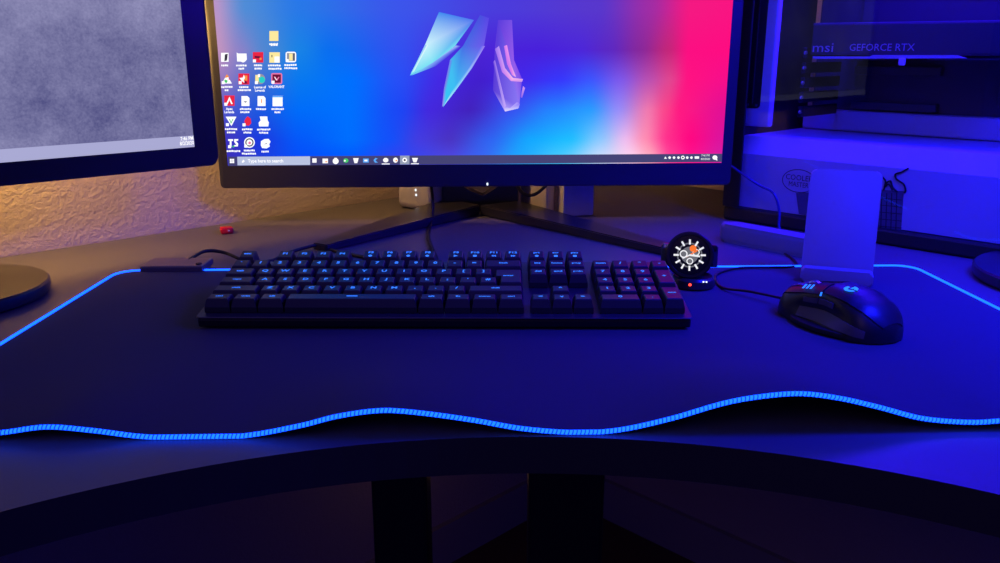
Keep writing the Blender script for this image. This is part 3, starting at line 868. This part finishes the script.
# motherboard, expansion bracket, graphics card
bm = nb(); box(bm, (.185, TD_ - .012, .30), (.255, .004, .30), .001); MB_ = build('motherboard', bm, M['pcb'], T)
for (x, z, w, h) in ((.10, .38, .05, .07), (.2, .37, .06, .06), (.27, .33, .012, .14), (.285, .33, .004, .14), (.12, .21, .12, .012), (.12, .16, .12, .012), (.27, .18, .03, .03), (.30, .24, .02, .05)):
    bm = nb(); box(bm, (x, TD_ - .020, z), (w, .014, h), .001, 1); build('board_component', bm, M['gpu'], MB_)
for k in range(5):
    bm = nb(); box(bm, (.044, .118, .155 + .020 * k), (.006, .11, .0145), .001, 1)
    br = build('slot_bracket', bm, M['tower_black'], T)
    bm = nb(); lathe(bm, [(0, .002), (.0026, .0016), (.0028, 0), (0, 0)], 10, Matrix.Translation((.046, .0625, .155 + .020 * k)) @ Matrix.Rotation(R(90), 4, 'X'))
    build('screw', bm, M['chrome'], br, smooth=True)
GP = empty('graphics_card', (0, 0, 0)); GP.parent = T
GPY = .062
bm = nb()
prism(bm, [(.052, .232), (.30, .232), (.315, .240), (.315, .272), (.052, .274)], GPY, GPY + .125, 'y', .003, 2)
build('shroud', bm, M['gpu'], GP)
for k in range(2):
    b = nb(); lathe(b, [(0, 0), (.042, 0), (.044, -.004), (.042, -.006), (.012, -.006), (.012, -.003), (0, -.003)], 32, Matrix.Translation((.115 + .115 * k, GPY + .06, .2325)))
    build('fan', b, M['pcb'], GP, smooth=True)
bm = nb(); 
def gp(px, py): return loc_t(px, py, GPY - .0004)
q = gp(823, 47.5); add_text(bm, 'msi', .0175, Matrix.Translation((q.x, GPY - .0004, .2415)) @ RX @ Matrix.Shear('XY', 4, (.25, 0)), 1.3)
q = gp(881, 48); add_text(bm, 'GEFORCE RTX', .0128, Matrix.Translation((q.x, GPY - .0004, .2415)) @ RX, 1.0)
build('lettering', bm, M['gputext'], GP)
bm = nb(); prism(bm, [(.058, .2305), (.135, .2305), (.140, .2325), (.24, .2325), (.252, .2290), (.058, .2270)], GPY - .003, GPY + .001, 'y')
build('edge_trim', bm, M['gputext'], GP)
bm = nb(); box(bm, (.177, GPY - .002, .2245), (.009, .004, .010), .002); build('support_clip', bm, M['white'], GP)
# black power leads drooping at the front of the case
bm = nb()
for k in range(4):
    tube(bm, smooth_path([(.31 + .004 * k, GPY + .02, .25), (.345 + .006 * k, .05 + .006 * k, .24 - .01 * k), (.36 + .004 * k, .06, .19), (.345 + .01 * k, .09, SHZ + .002)], 6), .002, 6)
build('power_lead', bm, M['tower_black'], T, smooth=True)
# fans at the front
for k in range(2):
    bm = nb()
    for (r0, r1) in ((.052, .060),):
        lathe(bm, [(r0, -.010), (r1, -.010), (r1, .010), (r0, .010), (r0, -.010)], 36, Matrix.Translation((TL_ - .035, .11, .20 + .125 * k)) @ Matrix.Rotation(R(90), 4, 'Y'))
    fr_ = build('case_fan', bm, M['tower_black'], T, smooth=True)
    bm = nb()
    for j in range(7):
        a = 2 * math.pi * j / 7
        mx = Matrix.Translation((TL_ - .035, .11, .20 + .125 * k)) @ Matrix.Rotation(a, 4, 'X') @ Matrix.Rotation(R(28), 4, 'Z')
        box(bm, (0, 0, .028), (.0015, .024, .046), 0, 1, mx)
    box(bm, (TL_ - .035, .11, .20 + .125 * k), (.014, .03, .03), .004)
    build('fan_rotor', bm, M['gpu'], fr_)
# light strip under the top panel (the glow of the case)
bm = nb(); box(bm, (.20, .02, TH_ - .024), (.36, .006, .005), .001, 1); build('light_strip', bm, M['caseled'], T)
# the glass side panel with its black border
bm = nb(); box(bm, (TL_ / 2 - .015, .002, TH_ / 2 + .0), (TL_ + .026, .003, TH_ - .044), 0)
build('glass_panel', bm, M['glass'], T)
bm = nb(); box(bm, (-.0145, -.0012, TH_ / 2), (.026, .003, TH_ - .042), .0008, 1); build('panel_border', bm, M['tower_black'], T)

# ---------------------------------------------------------------- things on the desk
# wireless charging stand
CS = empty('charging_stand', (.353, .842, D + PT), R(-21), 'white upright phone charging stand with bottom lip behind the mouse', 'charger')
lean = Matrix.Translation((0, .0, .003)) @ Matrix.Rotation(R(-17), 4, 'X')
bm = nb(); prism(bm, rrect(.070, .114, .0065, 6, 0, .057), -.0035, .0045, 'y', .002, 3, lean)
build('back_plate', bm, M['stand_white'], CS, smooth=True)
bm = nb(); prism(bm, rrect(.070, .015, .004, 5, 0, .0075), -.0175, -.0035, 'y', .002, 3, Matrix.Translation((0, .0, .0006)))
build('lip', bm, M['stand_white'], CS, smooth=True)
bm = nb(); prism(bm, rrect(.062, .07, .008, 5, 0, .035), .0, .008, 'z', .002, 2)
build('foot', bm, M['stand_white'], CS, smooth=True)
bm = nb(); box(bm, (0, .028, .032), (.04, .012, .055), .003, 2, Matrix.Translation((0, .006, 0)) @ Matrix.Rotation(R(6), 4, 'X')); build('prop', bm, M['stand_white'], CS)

# watch on its dock
DO = empty('watch_dock', (.1985, .824, D + PT), R(-12), 'small round black charging dock with red light under the watch', 'charger')
bm = nb(); lathe(bm, [(0, .0002), (.0205, .0002), (.0225, .002), (.0215, .009), (.0190, .0115), (0, .0115)], 40); build('base', bm, M['bezel_gloss'], DO, smooth=True)
bm = nb(); box(bm, (0, .010, .026), (.024, .010, .036), .003, 2, Matrix.Rotation(R(-14), 4, 'X')); build('upright', bm, M['bezel'], DO)
bm = nb(); lathe(bm, [(0, .0014), (.0010, .0011), (.0015, 0), (0, 0)], 12, Matrix.Translation((-.003, -.0219, .0068)) @ Matrix.Rotation(R(90), 4, 'X')); build('red_light', bm, M['redled'], DO, smooth=True)
for dx in (.012, .015):
    bm = nb(); box(bm, (dx - .002, -.0196, .0100), (.0018, .001, .0014), .0003, 1); build('status_light', bm, M['whiteled'], DO)
WT = empty('watch', (.1945, .824, D + PT + .0075), R(-12), 'round black smartwatch with white analogue dial resting on its dock', 'watch')
WMX = Matrix.Translation((-.001, -.008, .0268)) @ Matrix.Rotation(R(90 - 16), 4, 'X')     # local z = dial normal
bm = nb(); lathe(bm, [(0, -.011), (.018, -.011), (.0225, -.008), (.0240, -.003), (.0240, 0), (.0228, .0014), (.0205, .0014), (.0198, .0004), (0, .0004)], 56, WMX)
build('case', bm, M['ring'], WT, smooth=True)
bm = nb(); lathe(bm, [(0, .0009), (.0197, .0009), (.0197, .0003), (0, .0003)], 48, WMX)
DI = build('dial', bm, M['dial'], WT)
wz = .00115
for k in range(12):
    a = 2 * math.pi * k / 12 + R(2)
    bm = nb(); box(bm, (0, .0133, wz), (.0019, .0052, .0003), 0, 1, WMX @ Matrix.Rotation(a, 4, 'Z')); build('hour_marker', bm, M['watchglow'], DI)
bm = nb()
for (r0, r1) in ((.0112, .0126),):
    for k in range(48):
        a, b2 = 2 * math.pi * k / 48, 2 * math.pi * (k + 1) / 48
        poly(bm, [WMX @ Vector((r * math.cos(t), r * math.sin(t), wz - .0001)) for r, t in ((r0, a), (r1, a), (r1, b2), (r0, b2))])
build('dial_ring', bm, M['watchgrey'], DI)
for (cx, cy, r) in ((-.006, .0008, .0040), (.0005, -.0062, .0034), (.0062, .0030, .0036)):
    bm = nb()
    for k in range(20):
        a, b2 = 2 * math.pi * k / 20, 2 * math.pi * (k + 1) / 20
        poly(bm, [WMX @ Vector((cx + rr * math.cos(t), cy + rr * math.sin(t), wz)) for rr, t in ((r * .68, a), (r, a), (r, b2), (r * .68, b2))])
    build('sub_dial', bm, M['watchglow'], DI)
bm = nb(); poly(bm, [WMX @ Vector((x, y, wz - .00005)) for x, y in circ(.0085, 24)]); build('skeleton_plate', bm, M['watchgrey'], DI)
bm = nb(); poly(bm, [WMX @ Vector((x, y, wz + .0001)) for x, y in circ(.0034, 16, .0030, .0068)]); build('orange_sub_dial', bm, M['watchorange'], DI)
bm = nb(); box(bm, (0, .0030, wz + .0002), (.0012, .0135, .0003), 0, 1, WMX @ Matrix.Rotation(R(-56), 4, 'Z')); build('minute_hand', bm, M['watchorange'], DI)
bm = nb(); box(bm, (0, .0035, wz + .0003), (.0014, .0085, .0003), 0, 1, WMX @ Matrix.Rotation(R(118), 4, 'Z')); build('hour_hand', bm, M['watchglow'], DI)
bm = nb(); box(bm, (0, .0050, wz + .0003), (.0018, .0105, .0003), 0, 1, WMX @ Matrix.Rotation(R(-95), 4, 'Z')); build('second_hand', bm, M['watchglow'], DI)
for sx in (-1, 1):
    bm = nb(); box(bm, (sx * .0232, .0085, -.005), (.008, .006, .005), .0015, 2, WMX); build('lug', bm, M['chrome'] if sx < 0 else M['ring'], WT)
    # strap half curving behind the dock
    bm = nb(); pr = [(.0225, -.003), (.0262, -.008), (.0275, -.018), (.0265, -.028), (.020, -.038), (.010, -.043), (.0005, -.0445)]
    prev = None
    for (x, z) in pr:
        n_ = Vector((x, z + .02)).normalized() * .0012
        row = [bm.verts.new(WMX @ Vector((sx * (x + o * n_.x), y, z + o * n_.y))) for o, y in ((1, -.010), (1, .010), (-1, .010), (-1, -.010))]
        if prev:
            for i in range(4): bm.faces.new((prev[i], prev[(i + 1) % 4], row[(i + 1) % 4], row[i]))
        else: bm.faces.new(row)
        prev = row
    bm.faces.new(prev[::-1])
    build('strap', bm, M['mouse_soft'], WT, smooth=True, flat_angle=60)

# ---------------------------------------------------------------- mouse
MS = empty('computer_mouse', (.3000, .696, D + PT), R(28), 'black computer mouse with glowing blue emblem in front of the charger', 'mouse')
def interp(tab, y):
    if y <= tab[0][0]: return tab[0][1]
    for i in range(len(tab) - 1):
        (a, va), (b, vb) = tab[i], tab[i + 1]
        if a <= y <= b:
            t = (y - a) / (b - a); t = t * t * (3 - 2 * t) * .4 + t * .6
            return va + (vb - va) * t
    return tab[-1][1]
HWt = [(-65, 3), (-62, 14), (-56, 24), (-44, 32), (-22, 36), (4, 33), (30, 31), (50, 29), (60, 25), (65, 19)]
HTt = [(-65, 6), (-62, 14), (-56, 22), (-44, 32), (-22, 40), (0, 41), (25, 36), (46, 30), (60, 25), (65, 20)]
def msurf(y, a):
    """a: 0 = right side at the bottom ... pi = left side at the bottom"""
    w = interp(HWt, y); h = interp(HTt, y)
    c, s = math.cos(a), math.sin(a)
    x = w * math.copysign(abs(c) ** .75, c); z = h * (max(s, 0) ** .72)
    fz = z / max(h, 1)
    if c < 0 and -40 < y < 45:                       # thumb scoop on the left
        k = math.cos((y - 2) / 43 * math.pi / 2) ** 1
        x += 9 * k * max(0, 1 - abs(fz - .42) / .38)
    if x < 0: x *= 1 + .04 * (1 - fz)
    x += .10 * z * (1 if False else 0)
    return Vector((x / 1000, y / 1000, z / 1000 + .0012))
def mpatch(name, ys_, as_, off, m, parent, thick=.0016, smooth=True):
    b = nb(); T_, B_ = [], []
    for y in ys_:
        rt, rb = [], []
        for a in as_:
            p = msurf(y, a)
            d1 = msurf(y, a + .02) - msurf(y, a - .02); d2 = msurf(min(y + 1, 65), a) - msurf(max(y - 1, -65), a)
            nn = d2.cross(d1)
            nn = nn.normalized() if nn.length > 1e-12 else Vector((0, 0, 1))
            if nn.z < -.2 or (nn.x * p.x < 0 and abs(p.x) > .02): nn = -nn
            rt.append(b.verts.new(p + nn * off)); rb.append(b.verts.new(p + nn * (off - thick)))
        T_.append(rt); B_.append(rb)
    J, I = len(ys_), len(as_)
    for j in range(J - 1):
        for i in range(I - 1):
            b.faces.new((T_[j][i], T_[j][i + 1], T_[j + 1][i + 1], T_[j + 1][i])); b.faces.new((B_[j][i], B_[j + 1][i], B_[j + 1][i + 1], B_[j][i + 1]))
        b.faces.new((T_[j][0], T_[j + 1][0], B_[j + 1][0], B_[j][0])); b.faces.new((T_[j][-1], B_[j][-1], B_[j + 1][-1], T_[j + 1][-1]))
    for i in range(I - 1):
        b.faces.new((T_[0][i], B_[0][i], B_[0][i + 1], T_[0][i + 1])); b.faces.new((T_[-1][i], T_[-1][i + 1], B_[-1][i + 1], B_[-1][i]))
    return build(name, b, m, parent, smooth=smooth, flat_angle=40)
def fr(a, b, n): return [a + (b - a) * i / (n - 1) for i in range(n)]
bm = nb(); rows = []
yl = [-65, -64, -62, -59, -55, -50, -44, -36, -28, -20, -10, 0, 10, 20, 30, 38, 46, 53, 58, 62, 64, 65]
NA = 28
for y in yl: rows.append([bm.verts.new(msurf(y, math.pi * i / NA)) for i in range(NA + 1)])
for r1, r2 in zip(rows, rows[1:]):
    for i in range(NA): bm.faces.new((r1[i], r1[i + 1], r2[i + 1], r2[i]))
    bm.faces.new((r1[0], r2[0], r2[NA], r1[NA]))
bm.faces.new(rows[0]); bm.faces.new(rows[-1][::-1])
build('shell', bm, M['mouse'], MS, smooth=True, flat_angle=50)
pi = math.pi
lbm = mpatch('left_button', fr(6, 64, 10), fr(pi * .54, pi * .74, 7), .0012, M['mouse'], MS)
mpatch('right_button', fr(4, 64, 10), fr(pi * .22, pi * .46, 7), .0012, M['mouse'], MS)
mpatch('palm_cover', fr(-60, 2, 12), fr(pi * .22, pi * .72, 12), .0010, M['mouse'], MS)
mpatch('side_grip', fr(-52, 30, 12), fr(pi * .90, pi * .975, 4), .0012, M['mouse_grey'], MS)
for y0_, y1_ in ((-14, 6), (8, 26)): mpatch('thumb_button', fr(y0_, y1_, 5), fr(pi * .79, pi * .845, 4), .0016, M['mouse_grey'], MS)
# thumb wing: low flange flaring to the left
bm = nb()
wing = [(-.030, -.046), (-.038, -.030), (-.043, -.008), (-.042, .014), (-.036, .032), (-.028, .040), (-.024, .0), (-.024, -.03)]
prism(bm, wing, .0012, .0065, 'z', .0015, 2)
build('thumb_rest', bm, M['mouse_soft'], MS, smooth=True)
bm = nb(); lathe(bm, [(0, -.0035), (.009, -.0035), (.0105, -.002), (.0105, .002), (.009, .0035), (0, .0035)], 28, Matrix.Translation((0, .036, .0265)) @ Matrix.Rotation(R(90), 4, 'Y')); build('scroll_wheel', bm, M['chrome'], MS, smooth=True)
# front left button tip, tinted pink for the monitor's reflection
mpatch('button_tip_sheen', fr(42, 63, 5), fr(pi * .49, pi * .60, 4), .0022, mat('mouse_tip_sheen', (255, 190, 195), .22, .9), MS)
MS.scale = (.89, .85, .90)
def on_m(y, a, u, v, off=.0016):
    p = msurf(y, a); d2 = (msurf(y + 1, a) - msurf(y - 1, a)).normalized(); d1 = (msurf(y, a - .02) - msurf(y, a + .02)).normalized()
    nn = d1.cross(d2).normalized()
    return p + d1 * u + d2 * v + nn * off
# emblem: a ring-like letter on the palm
bm = nb()
def arc(b, r0, r1, a0, a1, n=14, y=-17, a=pi * .56, off=.0016):
    for k in range(n):
        t0, t1 = R(a0 + (a1 - a0) * k / n), R(a0 + (a1 - a0) * (k + 1) / n)
        poly(b, [on_m(y, a, r * math.cos(t), r * math.sin(t), off) for r, t in ((r0, t0), (r1, t0), (r1, t1), (r0, t1))])
arc(bm, .0030, .0068, 60, 255)
arc(bm, .0030, .0068, 280, 372)
poly(bm, [on_m(-17, pi * .56, u, v) for u, v in ((.0005, -.0012), (.0066, -.0012), (.0066, .0014), (.0005, .0014))])
build('emblem', bm, M['mouselogo'], MS)
for k in range(3):
    bm = nb()
    u0 = -.0052 + .0052 * k
    poly(bm, [on_m(26, pi * .665, u, v, .0026) for u, v in ((.0035, u0), (-.0035, u0 - .0010), (-.0035, u0 + .0018), (.0035, u0 + .0028))])
    build('indicator_light', bm, M['mouselogo'], MS)
bm = nb(); poly(bm, [on_m(4, pi * .74, u, v, .0022) for u, v in ((.002, -.001), (-.002, -.0016), (-.002, .0008), (.002, .0014))]); build('indicator_light', bm, M['mouselogo'], MS)
ct = Matrix.Translation(MS.location) @ Matrix.Rotation(R(28), 4, 'Z') @ Vector((.0, .0555, .0080))
cable('mouse_cable', [tuple(ct), (.245, .782, D + PT + .006), (.226, .812, D + PT + .0016), (.232, .86, D + PT + .0016), (.262, .888, D + PT + .002), (.30, .893, D + PT + .0018), (.332, .905, D + .004), (.345, .955, D + .0016), (.34, 1.03, D + .0016)], .0013, M['cable'], 'thin black cable curling from the nose of the mouse')

# ---------------------------------------------------------------- small things behind
def plain_box(name, corner, rz, w, d, h, m, label, cat, bev=.004):
    o = empty(name, (corner[0], corner[1], D), rz, label, cat)
    b = nb(); box(b, (w / 2, d / 2, h / 2 + .0004), (w, d, h), bev, 3)
    build('body', b, m, o, smooth=True)
    return o
rt = plain_box('router', (-.163, 1.293), R(-41), .078, .07, .17, M['white'], 'white upright box with two status lights behind left stand leg', 'router', .010)
for px, py in ((415.6, 190), (416.2, 195)):
    n = Matrix.Rotation(R(-41), 4, 'Z') @ Vector((0, 1, 0))
    q = Matrix.Rotation(R(41), 4, 'Z') @ (on_plane(px, py, Vector((-.163, 1.293, D)), n) - Vector((-.163, 1.293, D)))
    b = nb(); lathe(b, [(0, .0008), (.0016, .0005), (.0019, 0), (0, 0)], 12, Matrix.Translation((q.x, 0, q.z)) @ Matrix.Rotation(R(90), 4, 'X')); build('status_light', b, M['whiteled'], rt, smooth=True)
cb = plain_box('cream_box', (.0325, 1.279), R(-52), .060, .016, .14, M['cream'], 'slim cream box standing just right of the monitor stand column', 'box', .0015)
b = nb(); box(b, (.030, -.0006, .125), (.060, .0012, .03), .0004, 1); build('lid', b, M['cream'], cb)
sb = plain_box('small_box', (.0935, 1.2135), R(11), .047, .045, .13, M['white'], 'small white box lit blue below the right half of the main monitor', 'box', .002)
b = nb(); box(b, (.0235, .0225, .1325), (.049, .047, .006), .001, 1); build('lid', b, M['white'], sb)
us = empty('usb_stick', (-.369, 1.098, D), R(25), 'tiny red usb stick lying on the desk near the wall', 'usb stick')
b = nb(); box(b, (0, 0, .0046), (.016, .014, .0086), .0018, 2); build('body', b, M['red'], us, smooth=True)
b = nb(); box(b, (0, .0125, .0046), (.012, .013, .0046), .0005, 1); build('plug', b, M['chrome'], us)
b = nb(); box(b, (.002, -.0072, .0048), (.003, .0008, .0018), .0003, 1); build('light', b, mat('pale_lens', (240, 200, 205), .2), us)
gb = empty('padded_bar', (.290, 1.062, D), R(-50.5), 'grey round ended bar lying in front of the computer tower', 'bar')
b = nb(); prism(b, rrect(.20, .026, .0128, 8, .10, 0), .0005, .024, 'z', .006, 4); build('cover', b, M['grey'], gb, smooth=True)
b = nb(); prism(b, rrect(.19, .022, .0105, 8, .10, 0), .0, .0012, 'z'); build('base', b, M['rubber'], gb)

cable('keyboard_cable', [(-.0995, 1.185, D + .12), (-.1000, 1.178, D + .07), (-.0955, 1.165, D + .035), (-.0955, 1.145, D + .010), (-.097, 1.12, D + .0022), (-.092, 1.05, D + .0022), (-.075, .95, D + .003), (-.07, .9, D + PT + .0022), (-.065, .82, D + PT + .012)], .0022, M['cable'], 'black cable hanging below the monitor and running to the keyboard')
cable('monitor_cable', [(.018, 1.20, D + .09), (.023, 1.198, D + .055), (.034, 1.193, D + .0385), (.048, 1.19, D + .037), (.062, 1.192, D + .046), (.075, 1.198, D + .062), (.08, 1.20, D + .09)], .0024, M['cable'], 'black cable looping just below the monitor right of the column')
cable('blue_reflection_streak', [(.300, 1.225, D + .10), (.322, 1.192, D + .085), (.338, 1.152, D + .072), (.3555, 1.132, D + .060), (.370, 1.114, D + .052), (.377, 1.106, D + .030), (.378, 1.102, D + .006), (.384, 1.088, D + .0022), (.39, 1.07, D + .0022)], .0018, M['bluestreak'], 'thin blue strand standing in for a reflected streak on the tower glass')  # strand added for the pad light's reflection in the glass

# ---------------------------------------------------------------- light
w = bpy.data.worlds.new('World'); sc.world = w
w.use_nodes = True
bg = w.node_tree.nodes['Background']
bg.inputs[0].default_value = (.03, .03, 1, 1); bg.inputs[1].default_value = .2

def area(name, loc, target, size, energy, col, size_y=None, spread=180):
    l = bpy.data.lights.new(name, 'AREA'); l.energy = energy; l.color = col
    l.size = size; l.spread = R(spread)
    if size_y: l.shape = 'RECTANGLE'; l.size_y = size_y
    o = bpy.data.objects.new(name, l); COL.objects.link(o)
    o.location = loc
    o.rotation_euler = (Vector(target) - Vector(loc)).to_track_quat('-Z', 'Y').to_euler()
    o['kind'] = 'helper'
    return o
# warm lamp light in the gap behind the left monitor
def point(name, loc, energy, col, r):
    l = bpy.data.lights.new(name, 'POINT'); l.energy = energy; l.color = col; l.shadow_soft_size = r
    o = bpy.data.objects.new(name, l); COL.objects.link(o); o.location = loc; o['kind'] = 'helper'
    return o
point('warm_lamp_light', (-.57, .90, D + .30), 6.0, (1, .56, .16), .03)
area('soft_fill_light', (-.5, -.9, D + 1.3), (.3, .8, D), 1.0, 1.6, (1, .58, .8))  # added weak fill from behind the camera, no lamp of the room
point('warm_underdesk_fill', (-.05, 1.25, .35), .035, (1, .5, .25), .05)  # added faint fill for warm spill below the desk
point('warm_lamp_glow', (-.27, 1.21, D + .34), 2.6, (1, .56, .20), .03)
# blue LED light inside the tower
ti = Matrix.Translation(T.location) @ trm
area('tower_light', ti @ Vector((.2, .06, TH_ - .03)), ti @ Vector((.2, -.12, 0)), .34, 7, (.03, .006, 1), .10)
# added blue fill over the right of the desk, no fixture behind it
area('blue_fill_light', (.62, .56, D + .62), (.56, .76, D), .3, 12.0, (.006, .007, 1), .2, spread=118)
l = bpy.data.lights.new('blue_fill_spot', 'SPOT'); l.energy = 6.5; l.color = (.006, .010, 1); l.spot_size = R(100); l.spot_blend = .9; l.shadow_soft_size = .04  # added spot, no real lamp, to brighten the tower face
o = bpy.data.objects.new('blue_fill_spot', l); COL.objects.link(o); o.location = (.12, .90, D + .40); o['kind'] = 'helper'
o.rotation_euler = (Vector((.55, .98, D + .08)) - o.location).to_track_quat('-Z', 'Y').to_euler()

# ---------------------------------------------------------------- camera
cam = bpy.data.cameras.new('Camera')
cam.sensor_width = 36; cam.lens = 36 * F / 1000
cam.clip_start = .01
co = bpy.data.objects.new('Camera', cam); COL.objects.link(co)
co.location = CAM; co.rotation_euler = (R(90) - PITCH, 0, 0)
sc.camera = co
sc.view_settings.view_transform = 'Standard'
sc.view_settings.look = 'None'
sc.view_settings.exposure = 0
sc.view_settings.gamma = 1
sc.view_settings.use_curve_mapping = False
